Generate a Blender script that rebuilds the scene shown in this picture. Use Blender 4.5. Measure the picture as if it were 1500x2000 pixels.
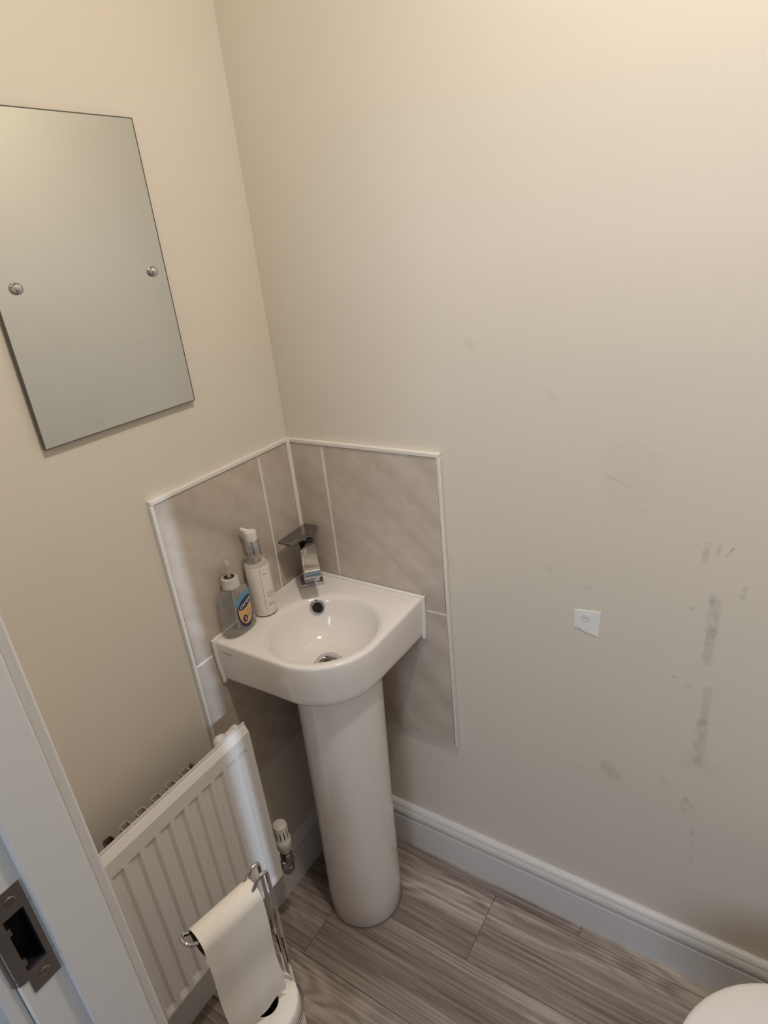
import bpy, bmesh, math, random
from mathutils import Vector, Matrix
random.seed(7)
for o in list(bpy.data.objects): bpy.data.objects.remove(o)
SC = bpy.context.scene
COL = SC.collection
PI = math.pi

# ------------------------------------------------------------------ camera
# world: room corner behind the basin = origin, left wall x=0, right wall y=0, floor z=0 (metres)
cam = bpy.data.cameras.new('camera')
cam.sensor_fit = 'VERTICAL'; cam.sensor_height = 36.0; cam.lens = 36.0 * 1221.97 / 2000.0
cam.clip_start = 0.02
cam_o = bpy.data.objects.new('camera', cam); COL.objects.link(cam_o)
RC = Matrix(((0.8416474061524772, 0.5311320871926692, -0.09761326585647001),
             (0.14135608711351852, -0.39113220958937167, -0.9094141252793976),
             (-0.5211987148418178, 0.7516078103479867, -0.40427416324957344)))
RB = Matrix((RC[0], -RC[1], -RC[2])).transposed()
cam_o.matrix_world = Matrix.Translation((0.96868753, -1.03535561, 1.59872172)) @ RB.to_4x4()
SC.camera = cam_o

# ------------------------------------------------------------------ world, lights, exposure
w = bpy.data.worlds.new('world'); SC.world = w; w.use_nodes = True
w.node_tree.nodes['Background'].inputs[0].default_value = (0.75, 0.85, 1.0, 1)
w.node_tree.nodes['Background'].inputs[1].default_value = 0.3
vs = SC.view_settings
vs.view_transform = 'Standard'; vs.look = 'None'; vs.gamma = 1.0; vs.use_curve_mapping = False
vs.exposure = 0.0

def area(name, loc, target, sx, sy, power, col):
    l = bpy.data.lights.new(name, 'AREA'); l.shape = 'RECTANGLE'; l.size = sx; l.size_y = sy
    l.energy = power; l.color = col
    o = bpy.data.objects.new(name, l); COL.objects.link(o); o.location = loc
    o.rotation_euler = (Vector(target) - Vector(loc)).to_track_quat('-Z', 'Y').to_euler()
    return o
# unseen fill lamp added for the cool hall daylight behind the camera
area('hall_daylight_fill', (1.10, -3.30, 2.35), (0.55, 0, 0.7), 1.1, 1.3, 39.0, (0.72, 0.83, 1.0))
# narrow beam of daylight from the far end of the hall, cut off sharply by the edge of the open door
beam = area('hall_end_daylight', (2.40, -1.585, 1.80), (0.0, -0.370, 0.68), 0.024, 0.94, 0.050, (0.62, 0.78, 1.0))
beam.data.spread = 0.020

# ------------------------------------------------------------------ node helpers / materials
def newmat(name):
    m = bpy.data.materials.new(name); m.use_nodes = True
    nt = m.node_tree; return m, nt, nt.nodes['Principled BSDF']
def srgb(r, g, b):
    f = lambda c: (c/255/12.92 if c/255 <= .04045 else ((c/255+.055)/1.055)**2.4)
    return (f(r), f(g), f(b), 1)
def N(nt, t, **kw):
    n = nt.nodes.new(t)
    for k, v in kw.items(): setattr(n, k, v)
    return n
def plain(name, col, rough=.5, metal=0, trans=0, ior=1.45, coat=0, bump=0, bscale=200, spec=.5, var=.0, vscale=6):
    m, nt, b = newmat(name)
    b.inputs['Base Color'].default_value = col; b.inputs['Roughness'].default_value = rough
    b.inputs['Metallic'].default_value = metal; b.inputs['IOR'].default_value = ior
    b.inputs['Transmission Weight'].default_value = trans; b.inputs['Coat Weight'].default_value = coat
    b.inputs['Specular IOR Level'].default_value = spec
    tc = N(nt, 'ShaderNodeTexCoord')
    if bump:
        no = N(nt, 'ShaderNodeTexNoise'); no.inputs['Scale'].default_value = bscale; no.inputs['Detail'].default_value = 4
        bp = N(nt, 'ShaderNodeBump'); bp.inputs['Strength'].default_value = bump; bp.inputs['Distance'].default_value = .001
        nt.links.new(tc.outputs['Object'], no.inputs['Vector']); nt.links.new(no.outputs['Fac'], bp.inputs['Height'])
        nt.links.new(bp.outputs['Normal'], b.inputs['Normal'])
    if var:
        no = N(nt, 'ShaderNodeTexNoise'); no.inputs['Scale'].default_value = vscale; no.inputs['Detail'].default_value = 3
        hs = N(nt, 'ShaderNodeHueSaturation'); hs.inputs['Color'].default_value = col
        mr = N(nt, 'ShaderNodeMapRange'); mr.inputs[3].default_value = 1-var; mr.inputs[4].default_value = 1+var
        nt.links.new(tc.outputs['Object'], no.inputs['Vector']); nt.links.new(no.outputs['Fac'], mr.inputs[0])
        nt.links.new(mr.outputs[0], hs.inputs['Value']); nt.links.new(hs.outputs[0], b.inputs['Base Color'])
    return m

PAINT = srgb(223, 215, 202)
def paint(name, marks=()):
    """cream emulsion; marks = (axis u index, list of (u0,z0,u1,z1,radius,strength,softness, darker colour))"""
    m, nt, b = newmat(name)
    L = nt.links.new
    tc = N(nt, 'ShaderNodeTexCoord')
    n1 = N(nt, 'ShaderNodeTexNoise'); n1.inputs['Scale'].default_value = 2.3; n1.inputs['Detail'].default_value = 4
    n2 = N(nt, 'ShaderNodeTexNoise'); n2.inputs['Scale'].default_value = 260; n2.inputs['Detail'].default_value = 3
    n3 = N(nt, 'ShaderNodeTexNoise'); n3.inputs['Scale'].default_value = 70; n3.inputs['Detail'].default_value = 5
    L(tc.outputs['Object'], n1.inputs['Vector']); L(tc.outputs['Object'], n2.inputs['Vector']); L(tc.outputs['Object'], n3.inputs['Vector'])
    mx = N(nt, 'ShaderNodeMix', data_type='RGBA')
    mx.inputs[6].default_value = tuple(c*.97 for c in PAINT[:3])+(1,); mx.inputs[7].default_value = tuple(min(1, c*1.03) for c in PAINT[:3])+(1,)
    L(n1.outputs['Fac'], mx.inputs[0]); cur = mx.outputs[2]
    bp = N(nt, 'ShaderNodeBump'); bp.inputs['Strength'].default_value = .12; bp.inputs['Distance'].default_value = .0008
    L(n2.outputs['Fac'], bp.inputs['Height']); L(bp.outputs['Normal'], b.inputs['Normal'])
    b.inputs['Roughness'].default_value = .48; b.inputs['Specular IOR Level'].default_value = .35
    if marks:
        # one shared warped (x,z) position, so the marks get ragged outlines
        wn = N(nt, 'ShaderNodeVectorMath', operation='SCALE'); wn.inputs[3].default_value = .012
        sb = N(nt, 'ShaderNodeVectorMath', operation='SUBTRACT'); sb.inputs[1].default_value = (.5, .5, .5)
        L(n3.outputs['Color'], sb.inputs[0]); L(sb.outputs[0], wn.inputs[0])
        ad = N(nt, 'ShaderNodeVectorMath', operation='ADD'); L(tc.outputs['Object'], ad.inputs[0]); L(wn.outputs[0], ad.inputs[1])
        fl = N(nt, 'ShaderNodeVectorMath', operation='MULTIPLY'); fl.inputs[1].default_value = (1, 0, 1); L(ad.outputs[0], fl.inputs[0])
        for (u0, z0, u1, z1, r, s, soft, col) in marks:
            a = Vector((u0, 0, z0)); d = Vector((u1-u0, 0, z1-z0)); l2 = max(d.length_squared, 1e-9)
            pa = N(nt, 'ShaderNodeVectorMath', operation='SUBTRACT'); pa.inputs[1].default_value = a; L(fl.outputs[0], pa.inputs[0])
            dt = N(nt, 'ShaderNodeVectorMath', operation='DOT_PRODUCT'); dt.inputs[1].default_value = d/l2; L(pa.outputs[0], dt.inputs[0])
            cl = N(nt, 'ShaderNodeClamp'); L(dt.outputs['Value'], cl.inputs[0])
            sc = N(nt, 'ShaderNodeVectorMath', operation='SCALE'); sc.inputs[0].default_value = d; L(cl.outputs[0], sc.inputs[3])
            ds = N(nt, 'ShaderNodeVectorMath', operation='DISTANCE'); L(pa.outputs[0], ds.inputs[0]); L(sc.outputs[0], ds.inputs[1])
            mr = N(nt, 'ShaderNodeMapRange'); mr.inputs[1].default_value = r; mr.inputs[2].default_value = r*(1-soft)
            mr.inputs[3].default_value = 0; mr.inputs[4].default_value = s; mr.interpolation_type = 'SMOOTHSTEP'
            L(ds.outputs['Value'], mr.inputs[0])
            mm = N(nt, 'ShaderNodeMath', operation='MULTIPLY'); L(mr.outputs[0], mm.inputs[0])
            m2 = N(nt, 'ShaderNodeMapRange'); m2.inputs[1].default_value = .25; m2.inputs[2].default_value = .6; L(n3.outputs['Fac'], m2.inputs[0]); L(m2.outputs[0], mm.inputs[1])
            k = N(nt, 'ShaderNodeMix', data_type='RGBA'); L(mm.outputs[0], k.inputs[0]); L(cur, k.inputs[6]); k.inputs[7].default_value = col
            cur = k.outputs[2]
    L(cur, b.inputs['Base Color'])
    return m
GREY = srgb(150, 143, 130); BROWN = srgb(150, 122, 100); DIRT = srgb(175, 166, 148)
marks = [  # scuffs and drips on the right-hand wall: x0,z0,x1,z1,radius,strength,softness,colour
    (.889, 1.082, .886, 1.050, .0085, 0.33, .7, GREY), (.9064, 1.083, .904, 1.068, .006, 0.30, .8, GREY),
    (.927, 1.083, .917, 1.066, .0022, 0.48, .6, GREY),
    (.911, .972, .911, .915, .013, 0.33, .6, GREY), (.911, .915, .910, .852, .011, 0.33, .6, GREY),
    (.905, .985, .906, .972, .007, 0.30, .7, GREY),
    (.918, .792, .917, .715, .010, 0.30, .6, GREY), (.917, .715, .917, .615, .014, 0.30, .6, GREY), (.905, .61, .94, .61, .03, 0.11, .95, GREY),
    (.951, 1.012, .949, .996, .006, 0.30, .8, GREY), (.878, .957, .876, .952, .007, 0.27, .8, GREY),
    (.751, .524, .764, .510, .026, 0.33, .95, BROWN),
    (.763, 1.197, .763, 1.185, .055, 0.05, .10, BROWN), (.72, 1.185, .76, 1.168, .005, 0.18, .9, GREY), (.79, 1.13, .775, 1.125, .006, 0.18, .9, GREY),
    (.906, .514, .908, .508, .008, 0.33, .8, GREY), (.915, .50, .921, .497, .006, 0.30, .8, GREY), (.900, .50, .905, .48, .009, 0.24, .8, GREY),
    (.922, .440, .924, .425, .007, 0.30, .8, GREY), (.930, .355, .930, .340, .006, 0.27, .8, GREY), (.926, .40, .927, .39, .005, 0.24, .8, GREY),
    (.62, 1.32, .625, 1.315, .010, 0.15, .9, GREY), (.47, 1.41, .48, 1.40, .012, 0.11, .9, BROWN), (.62, .98, .625, .975, .008, 0.18, .9, GREY),
    (.69, .955, .70, .956, .006, 0.15, .9, GREY), (.86, .80, .862, .80, .004, 0.30, .8, GREY), (.885, .79, .887, .785, .005, 0.27, .8, GREY),
    (.76, .90, .761, .90, .003, 0.30, .8, GREY), (.86, .545, .864, .535, .006, 0.21, .9, GREY), (.70, .50, .71, .49, .007, 0.15, .9, GREY),
]
M_WALLR = paint('cream_wall_paint_scuffed', marks)
M_WALL = paint('cream_wall_paint')
M_WHITE = plain('white_gloss_woodwork', srgb(220, 218, 216), .38, bump=.06, bscale=90)
M_CEIL = plain('white_ceiling_paint', srgb(235, 232, 226), .7, bump=.1)
M_HALL = plain('pale_hall_paint', srgb(205, 205, 205), .6, bump=.1)
M_CER = plain('white_glazed_ceramic', srgb(240, 235, 231), .10, coat=.3, var=.01)
M_CHROME = plain('chrome', (.62, .62, .63, 1), .07, metal=1, var=.02, vscale=40)
M_CHROME_D = plain('dark_chrome', (.32, .31, .31, 1), .12, metal=1, var=.03, vscale=40)
M_STEEL = plain('brushed_steel', (.30, .27, .26, 1), .32, metal=1, var=.08, vscale=60)
M_BLACK = plain('matt_black', (.006, .006, .008, 1), .6, var=.05)
M_MIRROR = plain('mirror_silvering', (.70, .72, .69, 1), .02, metal=1, var=.01)
M_GLASSEDGE = plain('dark_glass_edge', srgb(88, 84, 78), .3, var=.03)
M_GROUT = plain('white_grout', srgb(240, 235, 226), .8, bump=.2, bscale=300)
M_TRIM = plain('white_tile_trim', srgb(229, 224, 215), .3, var=.01)
M_SIL = plain('white_silicone', srgb(236, 233, 228), .35, var=.01)
M_RAD = plain('white_radiator_enamel', srgb(226, 221, 216), .28, var=.01)
M_RADD = plain('dark_steel_and_fin_shade', srgb(92, 84, 78), .5, var=.05)
M_PLAST = plain('white_plastic', srgb(226, 222, 214), .35, var=.01)
M_PAPER = plain('toilet_paper', srgb(246, 239, 229), .95, bump=.55, bscale=420, spec=.1)
M_CARD = plain('brown_cardboard', srgb(92, 72, 58), .9, var=.06)
M_GLASS = plain('clear_plastic', (.93, .94, .93, 1), .06, trans=1, ior=1.2)
def clear_mat(name, tint, base, edge, haze):
    """thin clear plastic: see-through face on, hazier and glossier at grazing angles"""
    m, nt, b = newmat(name); L = nt.links.new
    b.inputs['Base Color'].default_value = haze; b.inputs['Roughness'].default_value = .12
    tr_ = N(nt, 'ShaderNodeBsdfTransparent'); tr_.inputs[0].default_value = tint
    lw = N(nt, 'ShaderNodeLayerWeight'); lw.inputs[0].default_value = .35
    mr = N(nt, 'ShaderNodeMapRange'); mr.inputs[3].default_value = base; mr.inputs[4].default_value = edge; L(lw.outputs['Facing'], mr.inputs[0])
    mx = N(nt, 'ShaderNodeMixShader'); L(mr.outputs[0], mx.inputs[0]); L(tr_.outputs[0], mx.inputs[1]); L(b.outputs[0], mx.inputs[2])
    L(mx.outputs[0], nt.nodes['Material Output'].inputs['Surface']); return m
M_FROST = clear_mat('soap_bottle_plastic', (.95, .95, .945, 1), .16, .60, srgb(196, 192, 186))
M_CLEAR = clear_mat('clear_bottle_plastic', (.95, .95, .94, 1), .10, .50, srgb(190, 184, 176))
M_LOTION = plain('white_lotion', srgb(232, 226, 216), .35, var=.01)
M_LABELW = plain('white_label', srgb(236, 231, 222), .45, var=.01)
M_INK = plain('grey_ink', srgb(120, 116, 112), .6, var=.02)
M_NAVY = plain('navy_label_print', srgb(28, 30, 78), .35, var=.02)
M_ORANGE = plain('orange_label_print', srgb(216, 172, 114), .35, var=.04, vscale=120)
M_BLUE = plain('blue_label_print', srgb(92, 150, 190), .35, var=.06, vscale=150)
M_LOGOW = plain('white_label_print', srgb(240, 240, 240), .4, var=.01)
M_BULB = None

def tile_mat():
    m, nt, b = newmat('beige_stone_tile'); L = nt.links.new
    tc = N(nt, 'ShaderNodeTexCoord'); oi = N(nt, 'ShaderNodeObjectInfo')
    # soft diagonal veins on both walls: along (x - y) running down to the right, z
    sp = N(nt, 'ShaderNodeSeparateXYZ'); L(tc.outputs['Object'], sp.inputs[0])
    u = N(nt, 'ShaderNodeMath', operation='SUBTRACT'); L(sp.outputs[0], u.inputs[0]); L(sp.outputs[1], u.inputs[1])
    sgn = N(nt, 'ShaderNodeMath', operation='ADD'); L(sp.outputs[0], sgn.inputs[0]); L(sp.outputs[1], sgn.inputs[1])
    cb = N(nt, 'ShaderNodeCombineXYZ'); L(sgn.outputs[0], cb.inputs[0]); L(sp.outputs[2], cb.inputs[1])
    rt = N(nt, 'ShaderNodeMapping'); rt.inputs['Rotation'].default_value = (0, 0, math.radians(42))
    L(cb.outputs[0], rt.inputs['Vector'])
    rs2 = N(nt, 'ShaderNodeMapping'); rs2.inputs['Scale'].default_value = (1.5, 15, 1); L(rt.outputs[0], rs2.inputs['Vector'])
    n1 = N(nt, 'ShaderNodeTexNoise', noise_dimensions='4D'); n1.inputs['Scale'].default_value = 1.0; n1.inputs['Detail'].default_value = 4; n1.inputs['Distortion'].default_value = .5
    wv = N(nt, 'ShaderNodeMath', operation='MULTIPLY'); wv.inputs[1].default_value = 30; L(oi.outputs['Random'], wv.inputs[0])
    L(rs2.outputs[0], n1.inputs['Vector']); L(wv.outputs[0], n1.inputs['W'])
    n2 = N(nt, 'ShaderNodeTexNoise'); n2.inputs['Scale'].default_value = 34; n2.inputs['Detail'].default_value = 6; L(tc.outputs['Object'], n2.inputs['Vector'])
    mx = N(nt, 'ShaderNodeMath', operation='MULTIPLY_ADD'); mx.inputs[1].default_value = .45; L(n2.outputs['Fac'], mx.inputs[0]); L(n1.outputs['Fac'], mx.inputs[2])
    cr = N(nt, 'ShaderNodeValToRGB'); e = cr.color_ramp.elements
    e[0].position = .46; e[0].color = srgb(180, 167, 155); e[1].position = .98; e[1].color = srgb(211, 200, 188)
    k = e.new(.68); k.color = srgb(193, 181, 168)
    L(mx.outputs[0], cr.inputs[0]); L(cr.outputs[0], b.inputs['Base Color'])
    b.inputs['Roughness'].default_value = .30; b.inputs['Specular IOR Level'].default_value = .5
    bp = N(nt, 'ShaderNodeBump'); bp.inputs['Strength'].default_value = .06; bp.inputs['Distance'].default_value = .001
    L(n2.outputs['Fac'], bp.inputs['Height']); L(bp.outputs['Normal'], b.inputs['Normal'])
    return m
M_TILE = tile_mat()

def wood_mat():
    m, nt, b = newmat('grey_brown_vinyl_plank'); L = nt.links.new
    tc = N(nt, 'ShaderNodeTexCoord'); oi = N(nt, 'ShaderNodeObjectInfo')
    wv = N(nt, 'ShaderNodeMath', operation='MULTIPLY'); wv.inputs[1].default_value = 50; L(oi.outputs['Random'], wv.inputs[0])
    # broad warp -> cathedral figure
    mp = N(nt, 'ShaderNodeMapping'); mp.inputs['Scale'].default_value = (2.0, 6.0, 1); L(tc.outputs['Object'], mp.inputs['Vector'])
    nb = N(nt, 'ShaderNodeTexNoise', noise_dimensions='4D'); nb.inputs['Scale'].default_value = 1.0; nb.inputs['Detail'].default_value = 2; nb.inputs['Roughness'].default_value = .35
    L(mp.outputs[0], nb.inputs['Vector']); L(wv.outputs[0], nb.inputs['W'])
    ml = N(nt, 'ShaderNodeMath', operation='MULTIPLY'); ml.inputs[1].default_value = 105; L(nb.outputs['Fac'], ml.inputs[0])
    m3 = N(nt, 'ShaderNodeMapping'); m3.inputs['Scale'].default_value = (30, 110, 1); L(tc.outputs['Object'], m3.inputs['Vector'])
    nj = N(nt, 'ShaderNodeTexNoise'); nj.inputs['Scale'].default_value = 1; nj.inputs['Detail'].default_value = 4; L(m3.outputs[0], nj.inputs['Vector'])
    aj = N(nt, 'ShaderNodeMath', operation='MULTIPLY_ADD'); aj.inputs[1].default_value = 3.0; L(nj.outputs['Fac'], aj.inputs[0]); L(ml.outputs[0], aj.inputs[2])
    sn = N(nt, 'ShaderNodeMath', operation='SINE'); L(aj.outputs[0], sn.inputs[0])
    sr = N(nt, 'ShaderNodeMapRange'); sr.inputs[1].default_value = -1; sr.inputs[2].default_value = 1; L(sn.outputs[0], sr.inputs[0])
    # long fine streaks
    m2 = N(nt, 'ShaderNodeMapping'); m2.inputs['Scale'].default_value = (3.0, 150, 1); L(tc.outputs['Object'], m2.inputs['Vector'])
    ns = N(nt, 'ShaderNodeTexNoise', noise_dimensions='4D'); ns.inputs['Scale'].default_value = 1; ns.inputs['Detail'].default_value = 7; ns.inputs['Roughness'].default_value = .65
    L(m2.outputs[0], ns.inputs['Vector']); L(wv.outputs[0], ns.inputs['W'])
    # broad light/dark bands
    m4 = N(nt, 'ShaderNodeMapping'); m4.inputs['Scale'].default_value = (1.1, 11, 1); L(tc.outputs['Object'], m4.inputs['Vector'])
    nw = N(nt, 'ShaderNodeTexNoise', noise_dimensions='4D'); nw.inputs['Scale'].default_value = 1; nw.inputs['Detail'].default_value = 5
    L(m4.outputs[0], nw.inputs['Vector']); L(wv.outputs[0], nw.inputs['W'])
    a1 = N(nt, 'ShaderNodeMath', operation='MULTIPLY_ADD'); a1.inputs[1].default_value = .17
    m5 = N(nt, 'ShaderNodeMapping'); m5.inputs['Scale'].default_value = (1.6, 5, 1); L(tc.outputs['Object'], m5.inputs['Vector'])
    nm_ = N(nt, 'ShaderNodeTexNoise', noise_dimensions='4D'); nm_.inputs['Scale'].default_value = 1; nm_.inputs['Detail'].default_value = 1; L(m5.outputs[0], nm_.inputs['Vector']); L(wv.outputs[0], nm_.inputs['W'])
    mk = N(nt, 'ShaderNodeMapRange'); mk.inputs[1].default_value = .47; mk.inputs[2].default_value = .62; L(nm_.outputs['Fac'], mk.inputs[0])
    sm_ = N(nt, 'ShaderNodeMath', operation='MULTIPLY'); L(sr.outputs[0], sm_.inputs[0]); L(mk.outputs[0], sm_.inputs[1]); L(sm_.outputs[0], a1.inputs[0]); L(ns.outputs['Fac'], a1.inputs[2])
    a2 = N(nt, 'ShaderNodeMath', operation='MULTIPLY_ADD'); a2.inputs[1].default_value = .70; L(nw.outputs['Fac'], a2.inputs[0]); L(a1.outputs[0], a2.inputs[2])
    cr = N(nt, 'ShaderNodeValToRGB'); e = cr.color_ramp.elements
    e[0].position = .70; e[0].color = srgb(104, 92, 85); e[1].position = 1.28; e[1].color = srgb(204, 190, 178)
    sc = N(nt, 'ShaderNodeMath', operation='MULTIPLY'); sc.inputs[1].default_value = .7; L(a2.outputs[0], sc.inputs[0])
    e[0].position = .45; e[1].position = .80
    k = e.new(.62); k.color = srgb(158, 144, 134)
    L(sc.outputs[0], cr.inputs[0]); L(cr.outputs[0], b.inputs['Base Color'])
    b.inputs['Roughness'].default_value = .46
    bp = N(nt, 'ShaderNodeBump'); bp.inputs['Strength'].default_value = .12; bp.inputs['Distance'].default_value = .0006
    L(ns.outputs['Fac'], bp.inputs['Height']); L(bp.outputs['Normal'], b.inputs['Normal'])
    return m
M_WOOD = wood_mat()

# ------------------------------------------------------------------ mesh helpers (all shapes given in world metres)
def worldloc(o):
    v = Vector((0, 0, 0))
    while o: v += o.location; o = o.parent
    return v
def thing(name, loc, label, cat, group=None, kind=None):
    o = bpy.data.objects.new(name, None); o.empty_display_size = .05; COL.objects.link(o); o.location = loc
    if label: o['label'] = label
    if cat: o['category'] = cat
    if group: o['group'] = group
    if kind: o['kind'] = kind
    return o
def obj(name, bm, mat, parent=None, smooth=False, label=None, cat=None, kind=None, bevel=0, seg=2, loc=None, auto=35, group=None):
    bmesh.ops.recalc_face_normals(bm, faces=bm.faces)
    me = bpy.data.meshes.new(name)
    if loc is None: loc = worldloc(parent) if parent else Vector((0, 0, 0))
    bmesh.ops.translate(bm, verts=bm.verts, vec=-Vector(loc))
    bm.to_mesh(me); bm.free()
    for mm in (mat if isinstance(mat, (list, tuple)) else [mat]): me.materials.append(mm)
    o = bpy.data.objects.new(name, me); COL.objects.link(o)
    if parent: o.parent = parent; o.location = Vector(loc) - worldloc(parent)
    else: o.location = loc
    if bevel:
        md = o.modifiers.new('bevel', 'BEVEL'); md.width = bevel; md.segments = seg; md.limit_method = 'ANGLE'; md.angle_limit = math.radians(40)
    if smooth or bevel:
        me.polygons.foreach_set('use_smooth', [True]*len(me.polygons))
        try: me.set_sharp_from_angle(angle=math.radians(auto))
        except Exception: pass
    if label: o['label'] = label
    if cat: o['category'] = cat
    if kind: o['kind'] = kind
    if group: o['group'] = group
    return o
def box(bm, x0, x1, y0, y1, z0, z1):
    v = [bm.verts.new((x, y, z)) for x in (x0, x1) for y in (y0, y1) for z in (z0, z1)]
    for f in ((0, 1, 3, 2), (4, 6, 7, 5), (0, 4, 5, 1), (2, 3, 7, 6), (0, 2, 6, 4), (1, 5, 7, 3)):
        bm.faces.new([v[i] for i in f])
def B(*a):
    bm = bmesh.new()
    for q in a: box(bm, *q)
    return bm
def rings(bm, rs, cap0=True, cap1=True, closed=True):
    """rs: list of lists of points (equal length) -> skinned surface"""
    V = [[bm.verts.new(p) for p in r] for r in rs]
    n = len(V[0])
    for i in range(len(V)-1):
        for j in range(n if closed else n-1):
            k = (j+1) % n
            bm.faces.new((V[i][j], V[i][k], V[i+1][k], V[i+1][j]))
    if cap0: bm.faces.new(V[0][::-1])
    if cap1: bm.faces.new(V[-1])
    return V
def frame_of(axis):
    a = Vector(axis).normalized()
    t = Vector((0, 0, 1)) if abs(a.z) < .9 else Vector((1, 0, 0))
    u = t.cross(a).normalized(); return a, u, a.cross(u)
def lathe(bm, prof, origin, axis=(0, 0, 1), n=32, cap0=True, cap1=True, sx=1, sy=1):
    a, u, v = frame_of(axis); O = Vector(origin)
    if abs(a.z) > .99: u, v = Vector((1, 0, 0)), Vector((0, 1, 0))
    rs = [[O + a*h + u*(r*sx*math.cos(2*PI*k/n)) + v*(r*sy*math.sin(2*PI*k/n)) for k in range(n)] for r, h in prof]
    rings(bm, rs, cap0, cap1)
    return bm
def tube(bm, path, r, n=10, closed=False):
    P = [Vector(p) for p in path]; rs = []
    m = len(P); up = None
    for i in range(m):
        if closed: t = (P[(i+1) % m] - P[i-1]).normalized()
        else: t = (P[min(i+1, m-1)] - P[max(i-1, 0)]).normalized()
        if up is None:
            up = Vector((0, 0, 1)) if abs(t.z) < .9 else Vector((1, 0, 0))
        u = (up - t*up.dot(t)).normalized(); up = u; v = t.cross(u)
        rs.append([P[i] + u*(r*math.cos(2*PI*k/n)) + v*(r*math.sin(2*PI*k/n)) for k in range(n)])
    if closed: rs.append(rs[0]); 
    if closed:
        V = [[bm.verts.new(p) for p in q] for q in rs[:-1]]
        for i in range(m):
            for k in range(n):
                bm.faces.new((V[i][k], V[i][(k+1) % n], V[(i+1) % m][(k+1) % n], V[(i+1) % m][k]))
    else: rings(bm, rs)
    return bm
def fillet(pts, r, seg=8):
    """round the inner corners of a polyline"""
    P = [Vector(p) for p in pts]; out = [P[0]]
    for i in range(1, len(P)-1):
        a, b, c = P[i-1], P[i], P[i+1]
        d1 = (a-b); d2 = (c-b); k = min(r, d1.length*.49, d2.length*.49)
        p0 = b + d1.normalized()*k; p1 = b + d2.normalized()*k
        for j in range(seg+1):
            t = j/seg; out.append(p0*(1-t)**2 + b*(2*t*(1-t)) + p1*t**2)
    out.append(P[-1]); return out
def prism(bm, poly, fn0, fn1):
    """poly of (a,b) mapped by fn0/fn1 to two end caps"""
    rings(bm, [[fn0(a, b) for a, b in poly], [fn1(a, b) for a, b in poly]])
    return bm
def text_mesh(s, size, fn, extr=0):
    cu = bpy.data.curves.new('lettering', 'FONT'); cu.body = s; cu.size = size; cu.align_x = 'CENTER'; cu.align_y = 'CENTER'; cu.resolution_u = 3
    o = bpy.data.objects.new('lettering', cu); COL.objects.link(o)
    bpy.context.view_layer.update()
    me = bpy.data.meshes.new_from_object(o.evaluated_get(bpy.context.evaluated_depsgraph_get()))
    bpy.data.objects.remove(o)
    bm = bmesh.new(); bm.from_mesh(me); bpy.data.meshes.remove(me)
    for v in bm.verts: v.co = Vector(fn(v.co.x, v.co.y))
    return bm

# ================================================================== SETTING
ZC = 2.55; XE = 1.66; YD = -.857; YH = -.95
XJ = .44           # door-stop face of the left jamb
# floor: slab + single planks
fl = obj('floor', B((0, XE, YD, 0, -.06, -.004)), plain('dark_floor_joint', srgb(92, 82, 76), .8, var=.05), kind='structure')
PW = .18; seams = [-.045+PW, -.045, -.225, -.405, -.585, -.765, -.945]
joints = {0: [-.2, .72], 1: [-.4, .505, 1.42], 2: [.148, 1.06], 3: [-.3, .62, 1.54], 4: [.25, 1.17], 5: [-.1, .82]}
for r in range(6):
    y1 = min(seams[r], 0); y0 = max(seams[r+1], YD)
    js = sorted(set([0.0] + [j for j in joints[r] if 0 < j < XE] + [XE]))
    for a, b in zip(js[:-1], js[1:]):
        g = .0004
        obj('plank', B((a+g, b-g, y0+g, y1-g, -.004, 0)), M_WOOD, fl, bevel=.0006, seg=1, loc=(a-.13*r, (y0+y1)/2, 0))
# walls
obj('wall_right', B((-.1, XE+.1, 0, .1, -.06, ZC)), M_WALLR, kind='structure')
obj('wall_left', B((-.1, 0, YD, 0, -.06, ZC)), M_WALL, kind='structure')
obj('wall_end', B((XE, XE+.1, YD, 0, -.06, ZC)), M_WALL, kind='structure')
DX1 = 1.27; DH = 2.0
obj('wall_front', B((-.1, .40, YH, YD, -.06, ZC), (DX1+.04, XE+.1, YH, YD, -.06, ZC), (.40, DX1+.04, YH, YD, DH+.04, ZC)), M_WALL, kind='structure')
obj('ceiling', B((-.1, XE+.1, YH, .1, ZC, ZC+.08)), M_CEIL, kind='structure')
# hall behind the photographer
HX0, HX1, HY, HZ = -.7, 2.7, -3.45, 4.0
obj('floor_hall', B((HX0, HX1, HY, YD, -.06, -.003)), plain('hall_carpet', srgb(150, 142, 134), .95, bump=.5, bscale=500, var=.05), kind='structure')
obj('wall_hall_left', B((HX0-.1, HX0, HY, YH, -.06, HZ)), M_HALL, kind='structure')
obj('wall_hall_right', B((HX1, HX1+.1, HY, YH, -.06, HZ)), M_HALL, kind='structure')
obj('wall_hall_end', B((HX0, HX1, HY-.1, HY, -.06, HZ)), M_HALL, kind='structure')
obj('wall_hall_upper', B((HX0, HX1, YH, YH+.05, ZC+.08, HZ), (HX0, -.1, YH, YH+.05, -.06, ZC+.08), (XE+.1, HX1, YH, YH+.05, -.06, ZC+.08)), M_HALL, kind='structure')
obj('ceiling_hall', B((HX0, HX1, HY, YH+.05, HZ, HZ+.08)), M_CEIL, kind='structure')

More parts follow.
